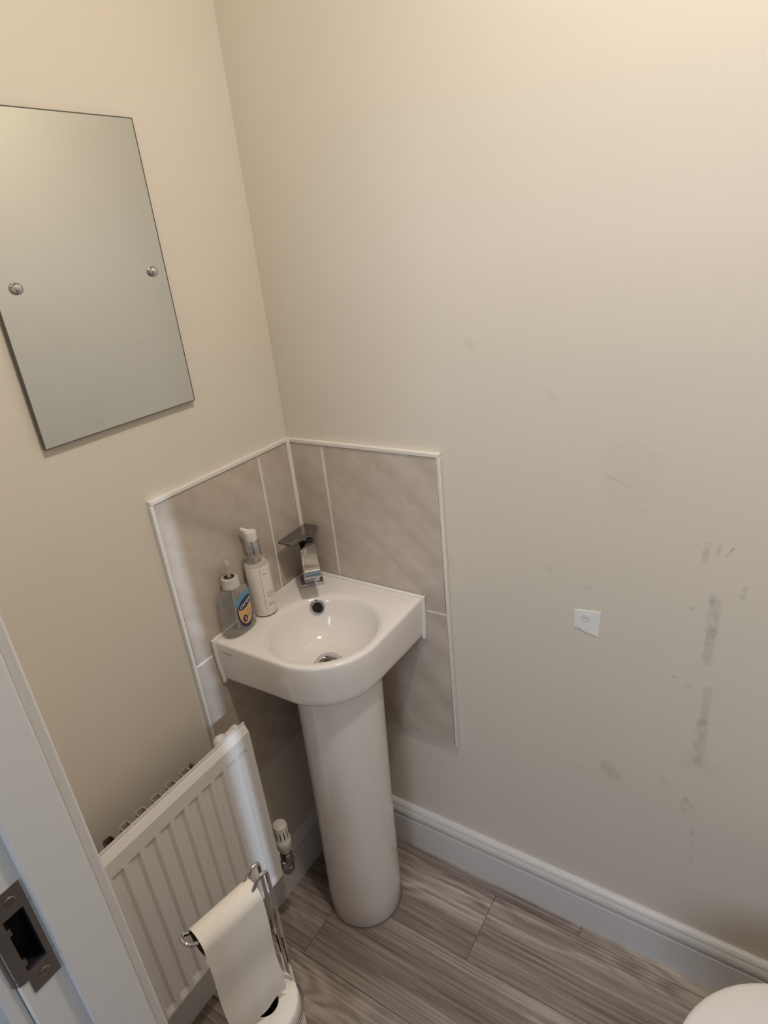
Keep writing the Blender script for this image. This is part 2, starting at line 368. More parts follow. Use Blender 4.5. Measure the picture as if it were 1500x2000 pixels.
# baseboards with torus profile: (offset from wall, height)
SK = [(.018, 0), (.018, .0995), (.0172, .1005), (.0140, .1010), (.0140, .1045), (.0165, .1065), (.0190, .112), (.0200, .119), (.0190, .126), (.0165, .1315),
      (.0150, .134), (.0150, .137), (.0125, .142), (.0085, .146), (.006, .147), (0, .147), (0, 0)]
def skirting(name, p0, p1, nrm):
    p0 = Vector(p0); p1 = Vector(p1); nn = Vector(nrm)
    bm = bmesh.new()
    prism(bm, SK, lambda a, b: p0 + nn*a + Vector((0, 0, b)), lambda a, b: p1 + nn*a + Vector((0, 0, b)))
    obj(name, bm, M_WHITE, kind='structure', smooth=True, auto=30)
skirting('baseboard_right', (0, 0, 0), (XE, 0, 0), (0, -1, 0))
skirting('baseboard_left', (0, YD, 0), (0, -.0205, 0), (1, 0, 0))
skirting('baseboard_end', (XE, YD, 0), (XE, -.0205, 0), (-1, 0, 0))

# door frame: lining, stop, architraves, strike plate
tr = thing('trim_1', (.40, (YD+YH)/2, 0), 'white painted door lining with stop, architraves and latch strike plate', None, kind='structure')
px0, px1, pz0, pz1 = -.9378, -.9185, .9865, 1.0577      # latch pocket (y range, z range)
LX = XJ-.012
lb = B((.40, LX, YH, YD, 0, pz0), (.40, LX, YH, YD, pz1, DH), (.40, LX, px1, YD, pz0, pz1), (.40, LX, YH, px0, pz0, pz1), (DX1+.012, DX1+.04, YH, YD, 0, DH), (.40, DX1+.04, YH, YD, DH, DH+.04))
obj('lining', lb, M_WHITE, tr, bevel=.0018)
obj('door_stop', B((LX, XJ, -.9105, YD, 0, DH-.012)), M_WHITE, tr, bevel=.0022, seg=3)
obj('door_stop', B((DX1, DX1+.012, -.9105, YD, 0, DH-.012)), M_WHITE, tr, bevel=.0022, seg=3)
obj('door_stop', B((LX, DX1+.012, -.9105, YD, DH-.012, DH)), M_WHITE, tr, bevel=.0022, seg=3)
for (ya, yb) in ((YD, YD+.013), (YH-.016, YH)):
    obj('architrave', B((.362, XJ-.005 if ya == YD else LX-.006, ya, yb, 0, DH+.06)), M_WHITE, tr, bevel=.003, seg=3)
    obj('architrave', B((DX1+.010, DX1+.072, ya, yb, 0, DH+.06)), M_WHITE, tr, bevel=.003, seg=3)
    obj('architrave', B((.362, DX1+.072, ya, yb, DH+.06, DH+.12)), M_WHITE, tr, bevel=.003, seg=3)
sx0, sx1 = LX-.0004, LX+.0012
sp = obj('strike_plate', B((sx0, sx1, -.9402, -.9130, pz1, 1.0868), (sx0, sx1, -.9402, -.9130, .9562, pz0), (sx0, sx1, px1, -.9130, pz0, pz1), (sx0, sx1, -.9402, px0, pz0, pz1)), M_STEEL, tr, label='brushed metal latch strike plate')
# curved lip that wraps on to the hall side
lip = bmesh.new()
lp = [(sx1, -.9400), (sx1+.0002, -.9440), (sx1-.0008, -.9480), (sx1-.0030, -.9512), (sx1-.0065, -.9530), (sx1-.011, -.9536)]
prf = lp + [(a-.0014, b+.0006) for a, b in lp[::-1]]
prism(lip, prf, lambda a, b: Vector((a, b, .9770)), lambda a, b: Vector((a, b, 1.0660)))
obj('strike_lip', lip, M_STEEL, sp, smooth=True)
for zz in (1.0735, .9700):
    bm = bmesh.new(); lathe(bm, [(.0055, 0), (.0055, .0009), (.0046, .0016), (0.0008, .0017)], (sx1-.0004, -.9262, zz), (1, 0, 0), 20)
    s_ = obj('screw', bm, M_CHROME_D, sp, smooth=True)
for zz in (.9985, 1.0425):
    obj('latch_tab', B((sx0-.0008, sx1-.0002, px0-.0002, px0+.0030, zz-.0045, zz+.0045)), M_STEEL, sp)
pk = B((LX-.0245, LX-.0235, px0, px1, pz0, pz1), (LX-.024, LX-.0006, px0, px0+.0006, pz0, pz1), (LX-.024, LX-.0006, px1-.0006, px1, pz0, pz1), (LX-.024, LX-.0006, px0, px1, pz0, pz0+.0006), (LX-.024, LX-.0006, px0, px1, pz1-.0006, pz1))
obj('latch_pocket', pk, M_BLACK, sp)
# door leaf, opened out into the hall (behind the photographer)
dr = thing('door_1', (DX1+.015, YH-.020, 0), 'white panelled door folded right back against the hall wall', None, kind='structure')
DW = .826; DX = DX1+.015; DY0, DY1 = YH-.055, YH-.020
obj('door_leaf', B((DX, DX+DW, DY0, DY1, .006, DH-.006)), M_WHITE, dr, bevel=.002)
for z0, z1 in ((.2, .85), (1.05, 1.85)):
    for x0 in (DX+.12, DX+.46):
        obj('door_panel', B((x0, x0+.25, DY0-.004, DY0, z0, z1)), M_WHITE, dr, bevel=.003)
bm = bmesh.new(); tube(bm, fillet([(DX+DW-.05, DY0+.002, 1.02), (DX+DW-.05, DY0-.05, 1.02), (DX+DW-.16, DY0-.05, 1.02)], .015), .009)
obj('door_handle', bm, M_CHROME, dr, smooth=True)
# window frame and pane added around the hall fill lamp, out of view
w1 = thing('added_window_1', (1.10, HY+.02, 1.70), 'white window frame added around the unseen hall fill lamp', None, kind='structure')
obj('added_frame', B((0.50, .55, HY, HY+.05, 1.65, 3.05), (1.65, 1.70, HY, HY+.05, 1.65, 3.05), (.55, 1.65, HY, HY+.05, 1.65, 1.70), (.55, 1.65, HY, HY+.05, 3.00, 3.05)), M_WHITE, w1, bevel=.003)
obj('added_pane', B((.55, 1.65, HY+.004, HY+.008, 1.70, 3.00)), plain('added_pane_glass', (.55, .65, .75, 1), .1, var=.02), w1)

# ================================================================== TILED SPLASHBACKS
ZT, ZG, ZB = 1.192, .817, .435; TT = .009
def splash(side):
    left = side == 'left'
    lab = 'beige stone tile splashback on the left wall beside the soap bottles' if left else 'beige stone tile splashback on the right wall behind the tap'
    WD = .398 if left else .4025; J = .1075
    if left: mp = lambda u0, u1, t0, t1, z0, z1: (t0, t1, -u1, -u0, z0, z1)
    else: mp = lambda u0, u1, t0, t1, z0, z1: (u0, u1, -t1, -t0, z0, z1)
    T = thing('tile_splashback', (0, -.2, ZB) if left else (.2, 0, ZB), lab, 'splashback')
    off = TT if not left else 0.0
    obj('grout', B(mp(off, WD-.003, .0, TT-.0018, ZB, ZT-.004)), M_GROUT, T)
    for (u0, u1) in ((off+.003, J-.0030), (J+.0030, WD-.0085)):
        for (z0, z1) in ((ZG+.0026, ZT-.0065), (ZB, ZG-.0026)):
            obj('tile', B(mp(u0, u1, .001, TT, z0, z1)), M_TILE, T, bevel=.0008, seg=1, loc=(0, 0, 0))
    a = .0115
    obj('edge_trim', B(mp(0.0 if left else .0118, WD, 0, a, ZT-.006, ZT+.003)), M_TRIM, T, bevel=.0015)
    obj('edge_trim', B(mp(WD-.0065, WD+.001, 0, a, ZB, ZT-.006)), M_TRIM, T, bevel=.0015)
    return T
splash('left'); spr = splash('right')
bm = bmesh.new(); tube(bm, [(.0125, -.0125, .853), (.0125, -.0125, 1.0), (.0125, -.0125, ZT)], .0055, 8)
obj('corner_sealant', bm, M_SIL, spr, smooth=True)

# ================================================================== CORNER BASIN
cb = thing('corner_basin', (.2, -.2, .745), 'white ceramic corner washbasin with round bowl, fixed to the tiled corner', 'basin')
CX, CY = .195, -.195
W0 = TT + .001
def outline_r(th, ins=0.0):
    """distance from bowl centre to the basin outline along angle th"""
    S = .338; ac, ar = .2, .138
    d = Vector((math.cos(th), math.sin(th)))
    best = 1e9
    if d.x < -1e-9: best = min(best, (W0 - CX)/d.x)
    if d.y > 1e-9: best = min(best, (-W0 - CY)/d.y)
    if d.x > 1e-9:
        t = (S - CX)/d.x; y = CY + d.y*t
        if y >= -ac: best = min(best, t)
    if d.y < -1e-9:
        t = (-S - CY)/d.y; x = CX + d.x*t
        if x <= ac: best = min(best, t)
    ox, oy = CX-ac, CY+ac
    bq = ox*d.x + oy*d.y; cq = ox*ox + oy*oy - ar*ar
    t = -bq + math.sqrt(bq*bq - cq)
    px, py = CX + d.x*t, CY + d.y*t
    if px >= ac and py <= -ac: best = min(best, t)
    return best - ins
cornA = [math.atan2(-W0-CY, W0-CX), math.atan2(-W0-CY, .338-CX), math.atan2(-.338-CY, W0-CX)]
angs = sorted(set([-PI + 2*PI*k/144 for k in range(144)] + cornA))
def ring(fr, z): return [Vector((CX + fr(t)*math.cos(t), CY + fr(t)*math.sin(t), z)) for t in angs]
prof = [(.024, .7500), (.04, .7510), (.058, .7560), (.076, .7660), (.090, .780), (.101, .797), (.108, .812), (.1125, .826), (.116, .8365), (.1195, .8430), (.1235, .8470), (.128, .8490), (.1335, .8498)]
RS = [ring(lambda t, r=r: min(r, outline_r(t)-.0065), z) for r, z in prof]
def facing(t):   # 1 on the free front sides, 0 along the walls
    return 1.0 if -PI/2-.9 < t < .82 else 0.0
for ins, z in ((.0062, .8499), (.003, .8490), (.0008, .8465), (0, .8425), (.002, .81), (.006, .765), (.0075, .755), (.010, .7485), (.016, .7450), (.045, .7425)):
    RS.append(ring(lambda t, i=ins: outline_r(t, i), z))
RS.append(ring(lambda t: outline_r(t)*.5, .7405))
bm = bmesh.new(); rings(bm, RS, cap0=True, cap1=True)
bas = obj('basin_body', bm, M_CER, cb, smooth=True, auto=50)
# overflow ring
oc = Vector((.1162, -.1162, .829)); on = Vector((.671, -.671, .316)).normalized()
bm = bmesh.new(); lathe(bm, [(.0178, -.006), (.0178, .0012), (.0158, .0032), (.0120, .0026), (.0108, .000), (.0104, -.006)], oc, on, 32, cap0=False, cap1=False)
ofr = obj('overflow_ring', bm, M_CHROME, cb, smooth=True, label='chrome overflow ring')
bm = bmesh.new(); lathe(bm, [(.0108, -.004), (.0108, .0012), (.0001, .0014)], oc, on, 24); obj('overflow_hole', bm, M_BLACK, ofr)
# waste plug
bm = bmesh.new(); lathe(bm, [(.033, .7505), (.033, .7522), (.0315, .7534), (.027, .7527), (.026, .7512)], (CX, CY, 0), n=40)
wst = obj('waste_ring', bm, M_CHROME, cb, smooth=True, label='chrome waste flange')
bm = bmesh.new(); lathe(bm, [(.004, .7505), (.004, .7555), (.0275, .7570), (.0285, .7587), (.026, .7615), (.018, .7643), (.008, .7657), (.0005, .7660)], (CX, CY, 0), n=40)
obj('waste_plug', bm, M_CHROME, wst, smooth=True)
# maker's mark on the left front face
bm = text_mesh('twyford', .0092, lambda a, b: (.045+a, -.3383+(.8425-(.826+b))*.05, .826+b)); obj('maker_mark', bm, M_INK, cb, label='small grey printed maker name')
# silicone beads along the walls and up the two ends
sb = bmesh.new(); tube(sb, [(W0+.0034, -.339, .8515), (W0+.0034, -.2, .8515), (W0+.0034, -.012, .8515)], .0042, 8)
obj('sealant_bead', sb, M_SIL, cb, smooth=True)
sb = bmesh.new(); tube(sb, [(.339, -W0-.0034, .8515), (.2, -W0-.0034, .8515), (.012, -W0-.0034, .8515)], .0042, 8)
obj('sealant_bead', sb, M_SIL, cb, smooth=True)
sb = bmesh.new(); tube(sb, [(W0+.0034, -.3395, .8525), (W0+.0034, -.3395, .80), (W0+.0034, -.3345, .742)], .0052, 8); obj('sealant_bead', sb, M_SIL, cb, smooth=True)
sb = bmesh.new(); tube(sb, [(.3395, -W0-.0034, .8525), (.3395, -W0-.0034, .80), (.3345, -W0-.0034, .742)], .0052, 8); obj('sealant_bead', sb, M_SIL, cb, smooth=True)

# ================================================================== PEDESTAL
dg = Vector((1, -1, 0)).normalized(); nr = Vector((1, 1, 0)).normalized()
def ped_ring(c, r, back, z):
    c = Vector((c[0], c[1], z)); pts = []
    for k in range(25):
        a = -PI/2 + PI*k/24; pts.append(c + dg*(r*math.cos(a)) + nr*(r*math.sin(a)))
    for k in range(1, 5): pts.append(c + nr*r*(1-.10*k/4) - dg*back*k/4)
    for k in range(4, 0, -1): pts.append(c - nr*r*(1-.10*k/4) - dg*back*k/4)
    return pts
PR = []
for t, ex in ((0, -.004), (.001, -.0015), (.006, 0), (.1, 0), (.25, -.001), (.5, -.002), (.75, -.001), (.95, 0), (1.0, 0)):
    c = (.200+.012*t, -.200+.010*t); PR.append(ped_ring(c, .0945+.0035*t+ex, .11, .7405*t))
bm = bmesh.new(); rings(bm, PR)
pd = obj('basin_pedestal', bm, M_CER, smooth=True, auto=50, loc=(.2, -.2, 0), label='tall white ceramic pedestal standing on the floor under the corner basin', cat='pedestal')
bm = bmesh.new(); tube(bm, [p for p in ped_ring((.2, -.2), .0955, .11, .0012)[:25]], .0014, 6); obj('floor_sealant', bm, plain('grey_dirty_sealant', srgb(120, 112, 104), .7, var=.05), pd, smooth=True)

# ================================================================== MIXER TAP
tp = thing('mixer_tap', (.055, -.053, .85), 'chrome square mixer tap with a flat lever standing on the basin corner', 'tap')
TO = Vector((.055, -.053, 0))
def td(d, n, z): return TO + dg*d + nr*n + Vector((0, 0, z))
def tbox(bm, d0, d1, n0, n1, z0, z1):
    v = [bm.verts.new(td(d, n, z)) for d in (d0, d1) for n in (n0, n1) for z in (z0, z1)]
    for f in ((0, 1, 3, 2), (4, 6, 7, 5), (0, 4, 5, 1), (2, 3, 7, 6), (0, 2, 6, 4), (1, 5, 7, 3)): bm.faces.new([v[i] for i in f])
bm = bmesh.new(); tbox(bm, -.027, .027, -.0265, .0265, .8498, .858); obj('tap_base', bm, M_CHROME, tp, bevel=.0012)
bm = bmesh.new(); tbox(bm, -.021, .021, -.0185, .0185, .857, .945); obj('tap_body', bm, M_CHROME, tp, bevel=.0025, seg=3)
sp_ = [(-.021, .944), (-.021, .963), (-.012, .965), (.01, .965), (.03, .9635), (.05, .960), (.068, .9545), (.084, .947), (.096, .940), (.1035, .936), (.108, .931), (.1085, .918), (.105, .915), (.092, .9155), (.075, .9205), (.055, .927), (.035, .931), (.021, .932)]
bm = bmesh.new(); prism(bm, sp_, lambda a, b: td(a, -.0185, b), lambda a, b: td(a, .0185, b)); obj('spout', bm, M_CHROME, tp, bevel=.002, seg=3, auto=40)
bm = bmesh.new(); lathe(bm, [(.0095, .910), (.0095, .9165)], td(.088, 0, 0), n=20); obj('aerator', bm, M_CHROME_D, tp, smooth=True)
bm = bmesh.new(); tbox(bm, -.0175, .0185, -.016, .016, .964, .9695); obj('collar', bm, M_BLACK, tp, bevel=.002)
# lever: flat blade along -y, thicker at its root
lv = [(-.020, .9880), (-.118, .9845), (-.1195, .9780), (-.112, .9765), (-.078, .9750), (-.068, .9685), (-.034, .9685), (-.020, .9770)]
bm = bmesh.new(); prism(bm, lv, lambda a, b: Vector((.0305, a, b)), lambda a, b: Vector((.0695, a, b))); obj('lever_handle', bm, M_CHROME_D, tp, bevel=.0015, seg=2, auto=40)

# ================================================================== BOTTLES
# --- clear hand-soap bottle
SCX, SCY = .0355, -.279
sb_ = thing('soap_bottle', (SCX, SCY, .85), 'nearly empty clear pump soap bottle with an orange and navy label', 'bottle')
SPF = [(.90, .8503), (.97, .8515), (1.0, .856), (1.0, .866), (.96, .885), (.93, .905), (.93, .920), (.92, .934), (.84, .945), (.66, .9535), (.46, .957), (.42, .959)]
HX, HY_ = .0225, .0425
def sring(k, z, n=40, ins=0.0):
    fx = HX*(k if k > .5 else .5) if z > .95 else HX*(.75+.25*k)
    fy = HY_*k
    if z > .952: fx = fy = max(.0168, .0168)
    return [Vector((SCX+(fx-ins)*math.copysign(abs(math.cos(a))**.85, math.cos(a)), SCY+(fy-ins)*math.copysign(abs(math.sin(a))**.85, math.sin(a)), z)) for a in [2*PI*j/n for j in range(n)]]
bm = bmesh.new(); rings(bm, [sring(k, z) for k, z in SPF], cap0=True, cap1=True)
body = obj('bottle_body', bm, M_FROST, sb_, smooth=True, auto=60)
bm = bmesh.new(); rings(bm, [sring(k, z, ins=.0016) for k, z in ((.9, .8512), (.97, .853), (.985, .8555))]); obj('soap_remnant', bm, plain('soap_gel', (.8, .8, .76, 1), .1, trans=.8, ior=1.33), sb_, smooth=True)
bm = bmesh.new(); lathe(bm, [(.0165, .956), (.0182, .957), (.0182, .966), (.0176, .967), (.0178, .975), (.0168, .979), (.0120, .980), (.0118, .976)], (SCX, SCY, 0), n=36)
capp = obj('screw_cap', bm, plain('translucent_white_cap', srgb(206, 200, 192), .35, var=.02), sb_, smooth=True)
bm = bmesh.new(); lathe(bm, [(.0118, .9755), (.0118, .9795), (.0105, .9812), (.0075, .9815), (.0065, .979)], (SCX, SCY, 0), n=28); obj('cap_gasket', bm, plain('dark_brown_gasket', srgb(70, 56, 48), .5, var=.03), capp, smooth=True)
bm = bmesh.new(); lathe(bm, [(.0045, .976), (.0048, 1.0), (.0062, 1.004), (.0068, 1.012), (.0050, 1.017), (.001, 1.018)], (SCX, SCY, 0), n=24)
obj('pump_stem', bm, plain('milky_pump_plastic', srgb(225, 220, 210), .3, trans=.35, ior=1.3), sb_, smooth=True)
bm = bmesh.new(); rs = []
ph = Vector((SCX, SCY, 1.008)); dirp = Vector((-.1, -.55, .35)).normalized()
lathe(bm, [(.004, -.006), (.012, -.005), (.0150, .0), (.0135, .006), (.008, .009), (.002, .0095)], ph, Vector((.45, -.35, .8)), 28); obj('pump_head', bm, M_CLEAR, sb_, smooth=True)
bm = bmesh.new(); tube(bm, [(SCX, SCY, .975), (SCX, SCY, .92), (SCX+.004, SCY-.006, .858)], .0022, 8); obj('dip_tube', bm, M_PLAST, sb_, smooth=True)
# label decals, wrapped on the +x face
def on_soap(u, v, h):
    """u along +y from bottle axis, v height -> point on the front surface, h = lift"""
    ks = SPF; z = v; k = ks[0][0]
    for (k0, z0), (k1, z1) in zip(ks[:-1], ks[1:]):
        if z0 <= z <= z1: k = k0 + (k1-k0)*(z-z0)/max(1e-6, z1-z0); break
    fx = HX*(.75+.25*k); fy = HY_*k
    s = max(-1, min(1, u/fy)); sa = math.copysign(abs(s)**(1/.85), s); c = math.sqrt(max(0, 1-sa*sa))
    return Vector((SCX + (fx*c**.85 + h), SCY + u, z))
def decal(poly_fn, n, h, mat, nm, parent, rr=5):
    bm = bmesh.new(); c0 = bm.verts.new(on_soap(*poly_fn(0, 0), h)); prev = None
    for i in range(1, rr+1):
        row = [bm.verts.new(on_soap(*poly_fn(i/rr, 2*PI*k/n), h)) for k in range(n)]
        for k in range(n):
            if prev: bm.faces.new((prev[k], row[k], row[(k+1) % n], prev[(k+1) % n]))
            else: bm.faces.new((c0, row[k], row[(k+1) % n]))
        prev = row
    return obj(nm, bm, mat, parent, smooth=True)
LC = (.005, .899)
lab = decal(lambda r, a: (LC[0]+.0225*r*math.cos(a), LC[1]+.0370*r*math.sin(a)), 36, .0006, M_NAVY, 'label', sb_); lab['label'] = 'oval orange and navy product label'
decal(lambda r, a: (LC[0]+.0198*r*math.cos(a), LC[1]+.0030+.0325*r*math.sin(a)), 36, .0010, M_ORANGE, 'label_panel', lab)
rc = math.cos(.55); rsn = math.sin(.55)
decal(lambda r, a: (LC[0]-.004+.0250*r*math.cos(a)*rc-.009*r*math.sin(a)*rsn, LC[1]+.0330+.0250*r*math.cos(a)*rsn*.75+.009*r*math.sin(a)*rc), 32, .0013, M_BLUE, 'label_banner', lab)
decal(lambda r, a: (LC[0]+.002+.0195*r*math.cos(a), LC[1]+.0205+.0115*r*math.sin(a)+.006*r*math.cos(a)), 32, .0017, M_NAVY, 'label_badge', lab)
decal(lambda r, a: (LC[0]-.0055+.0065*r*math.cos(a), LC[1]-.0150+.0085*r*math.sin(a)), 24, .0015, M_NAVY, 'label_drop', lab)
def lt(s, size, u0, v0, sl, mat, nm, h=.0021): return obj(nm, text_mesh(s, size, lambda a, b: on_soap(u0+a, v0+b+sl*a, h)), mat, lab)
lt('carex', .0150, LC[0]+.002, LC[1]+.0205, .33, M_LOGOW, 'label_logo')
lt('3', .012, LC[0]-.0055, LC[1]-.0152, .0, M_LOGOW, 'label_print')
for k, sz in ((0, '-- -'), (1, '----'), (2, '--- -')): 
    bmx = bmesh.new()
    for q in range(4):
        u0 = LC[0]+.002+q*.0033; z0 = LC[1]-.002-k*.0065
        vs_ = [bmx.verts.new(on_soap(u, v, .0016)) for u, v in ((u0, z0), (u0+.0025, z0+.0008), (u0+.0025, z0+.0022), (u0, z0+.0014))]; bmx.faces.new(vs_)
    obj('label_print', bmx, plain('brown_label_ink', srgb(150, 104, 60), .5, var=.02), lab)

# --- tall white lotion bottle
LXC, LYC, LR = .0385, -.2015, .0265
lo = thing('lotion_bottle', (LXC, LYC, .85), 'tall cylindrical white lotion bottle with chrome collar and white pump', 'bottle')
bm = bmesh.new(); lathe(bm, [(LR-.003, .8502), (LR, .8525), (LR, .972), (LR-.0012, .974), (.001, .974)], (LXC, LYC, 0), n=44)
obj('bottle_body', bm, M_LOTION, lo, smooth=True, auto=50)
bm = bmesh.new(); lathe(bm, [(LR, .973), (LR, .992), (LR-.0008, .995), (LR-.0030, .9965), (.0165, .9970)], (LXC, LYC, 0), n=44, cap0=False, cap1=False)
obj('clear_shoulder', bm, M_CLEAR, lo, smooth=True, auto=50)
bm = bmesh.new(); lathe(bm, [(LR+.0001, .8506), (LR+.0004, .8520), (LR+.0001, .8530)], (LXC, LYC, 0), n=44, cap0=False, cap1=False); obj('foot_rim', bm, M_GLASSEDGE, lo, smooth=True)
bm = bmesh.new(); lathe(bm, [(.003, .965), (.003, .998)], (LXC, LYC, 0), n=16); obj('dip_tube', bm, M_PLAST, lo, smooth=True)
bm = bmesh.new(); lathe(bm, [(.0185, .9965), (.0185, .9985), (.0152, .9990), (.0150, 1.030), (.0140, 1.0315), (.0120, 1.0315)], (LXC, LYC, 0), n=40); obj('collar', bm, M_CHROME, lo, smooth=True, label='chrome pump collar')
bm = bmesh.new(); lathe(bm, [(.0128, 1.029), (.0130, 1.049), (.0124, 1.0505), (.0005, 1.0510)], (LXC, LYC, 0), n=36); ph_ = obj('pump_cap', bm, M_PLAST, lo, smooth=True)
# spout nub pointing back to the left
bm = bmesh.new(); sd = Vector((-.45, -.30, 0)).normalized(); sn_ = Vector((-sd.y, sd.x, 0)); O = Vector((LXC, LYC, 0))
RSS = []
for d, hw, zb, zt in ((-.004, .0045, 1.0495, 1.0515), (.004, .0048, 1.0495, 1.0545), (.011, .0042, 1.0500, 1.0575), (.0165, .0034, 1.0530, 1.0600), (.019, .003, 1.0550, 1.0605)):
    RSS.append([O+sd*d+sn_*hw*a+Vector((0, 0, zb+(zt-zb)*b)) for a, b in ((-1, 0), (1, 0), (1, .7), (.6, 1), (-.6, 1), (-1, .7))])
rings(bm, RSS); obj('pump_nozzle', bm, M_PLAST, ph_, smooth=True)
# label wrapped to the right-hand side
def on_lot(a, z, h): return Vector((LXC+(LR+h)*math.cos(a), LYC+(LR+h)*math.sin(a), z))
A0, A1 = -.62, .75
bm = bmesh.new(); V = [[bm.verts.new(on_lot(A0+(A1-A0)*k/14, z, .0004)) for k in range(15)] for z in (.868, .970)]
for k in range(14): bm.faces.new((V[0][k], V[0][k+1], V[1][k+1], V[1][k]))
ll = obj('label', bm, M_LABELW, lo, smooth=True)
def lot_bar(a0, a1, z0, z1, m=M_INK):
    bm = bmesh.new(); V = [[bm.verts.new(on_lot(a0+(a1-a0)*k/4, z, .0007)) for k in range(5)] for z in (z0, z1)]
    for k in range(4): bm.faces.new((V[0][k], V[0][k+1], V[1][k+1], V[1][k]))
    obj('label_print', bm, m, ll)
for zz, a0, a1 in ((.9545, -.45, -.1), (.908, -.35, .25), (.902, -.4, .35), (.8965, -.3, .2), (.880, -.42, .1), (.8755, -.35, .3)):
    lot_bar(a0, a1, zz, zz+.0014)
lot_bar(A0, A1, .8885, .8889); lot_bar(A0, A0+.012, .868, .970)

# ================================================================== MIRROR
mi = thing('wall_mirror', (.003, -.396, 1.3445), 'frameless rectangular mirror fixed to the left wall with chrome screws', 'mirror')
bm = B((.0045, .0100, -.5487, -.2435, 1.3445, 1.8090))
for f in bm.faces: f.material_index = 1
bm.faces.ensure_lookup_table()
bmesh.ops.recalc_face_normals(bm, faces=bm.faces)
for f in bm.faces:
    if f.normal.x > .9: f.material_index = 0
obj('mirror_glass', bm, [M_MIRROR, M_GLASSEDGE], mi)
e_ = .0016; y0_, y1_, z0_, z1_ = -.5487, -.2435, 1.3445, 1.8090
obj('polished_edge', B((.0098, .0103, y0_, y0_+e_, z0_, z1_), (.0098, .0103, y1_-e_, y1_, z0_, z1_), (.0098, .0103, y0_+e_, y1_-e_, z0_, z0_+e_), (.0098, .0103, y0_+e_, y1_-e_, z1_-e_, z1_)), M_GLASSEDGE, mi)
for yy in (-.2735, -.5155):
    bm = bmesh.new(); lathe(bm, [(.007, 0), (.007, .0046)], (0, yy, 1.5785), (1, 0, 0), 20); obj('spacer', bm, M_PLAST, mi)
for yy in (-.2735, -.5155):
    bm = bmesh.new(); lathe(bm, [(.0088, .0099), (.0090, .0112), (.0085, .0145), (.0068, .0175), (.0040, .0192), (.0004, .0198)], (0, yy, 1.5785), (1, 0, 0), 28)
    obj('mirror_screw', bm, M_CHROME, mi, smooth=True, auto=60)

# ================================================================== RADIATOR
Y1, Y2 = -.387, -.787; RX = .121; RZ0, RZ1 = .247, .708
ra = thing('radiator', (.1, (Y1+Y2)/2, RZ0), 'white ribbed panel radiator hung low on the left wall', 'radiator')
ys = [Y1]; flag = [0]
for k in range(11):
    s = -.4030-.0336*k
    if s-.0235 < Y2+.008: break
    for q, fgl in ((s, 0), (s-.0055, 1), (s-.0180, 1), (s-.0235, 0)): ys.append(q); flag.append(fgl)
ys.append(Y2); flag.append(0)
zs = [(RZ0+.002, 0), (.2535, 0), (.2665, 1), (.648, 1), (.6565, 0), (.6880, 0)]
bm = bmesh.new(); G = []
G.append([bm.verts.new((RX-.020, y, RZ0)) for y in ys]); G.append([bm.verts.new((RX-.002, y, RZ0)) for y in ys])
for z, fz in zs: G.append([bm.verts.new((RX-.0055*min(fz, fy), y, z)) for y, fy in zip(ys, flag)])
for x, z in ((RX-.0010, .6895), (RX-.0085, .7010), (RX-.0105, .7012), (RX-.0112, RZ1), (RX-.0130, RZ1), (RX-.0135, .700), (RX-.020, .696)): G.append([bm.verts.new((x, y, z)) for y in ys])
for i in range(len(G)-1):
    for j in range(len(ys)-1): bm.faces.new((G[i][j], G[i][j+1], G[i+1][j+1], G[i+1][j]))
m_ = len(ys)-1
for j in range(m_): bm.faces.new((G[-1][j], G[-1][j+1], G[0][j+1], G[0][j]))
for j in (0, m_): bm.faces.new([g[j] for g in G])
obj('front_panel', bm, M_RAD, ra, smooth=True, auto=8)
# side seams
for yy in (Y1, Y2):
    obj('side_seam', B((RX-.0125, RX-.0105, yy-.0015 if yy == Y2 else yy, yy if yy == Y2 else yy+.0022, RZ0+.004, RZ1-.002)), M_RAD, ra)
# convector fins behind the panel, every one a U-shaped loop of sheet
for k in range(6):
    yc = -.5235-.0343*k
    bm = bmesh.new(); th = .0012
    o_ = [(RX-.020, yc+.0100), (.072, yc+.0085), (.0695, yc+.0060), (.0695, yc-.0060), (.072, yc-.0085), (RX-.020, yc-.0100)]
    i_ = [(RX-.020, yc-.0100+th), (.0725, yc-.0085+th), (.0695+th, yc-.0055), (.0695+th, yc+.0055), (.0725, yc+.0085-th), (RX-.020, yc+.0100-th)]
    prism(bm, o_+i_, lambda a, b: Vector((a, b, .275)), lambda a, b: Vector((a, b, .684)))
    obj('convector_fin', bm, M_RADD if k == 5 else plain('fin_enamel', srgb(190, 180, 168), .4, var=.02) if k == 0 else bpy.data.materials['fin_enamel'], ra)
obj('convector_sheet', B((.0985, .1005, -.745, -.43, .28, .668)), M_RADD, ra)  # dark colour paints in the shade of the gap inside the fins
for yy in (-.506, -.722):
    obj('wall_bracket', B((.0, .004, yy-.014, yy+.014, .3, .585), (.004, .074, yy-.002, yy+.002, .54, .585), (.074, .098, yy-.003, yy+.003, .50, .688), (.004, .098, yy-.002, yy+.002, .32, .36)), M_RADD, ra, bevel=.0008, seg=1)
# top connection with blanking plug
bm = bmesh.new(); lathe(bm, [(.0115, 0), (.0115, .022), (.0128, .023), (.0128, .034), (.009, .036)], (.088, -.4235, .682), (0, 1, 0), 24); obj('top_connection', bm, M_RAD, ra, smooth=True)
bm = bmesh.new(); lathe(bm, [(.001, -.017), (.0085, -.0145), (.0140, -.009), (.0160, 0), (.0140, .009), (.0085, .0145), (.001, .017)], (.086, -.4330, .684), (0, 1, 0), 24); obj('top_boss', bm, M_RAD, ra, smooth=True)
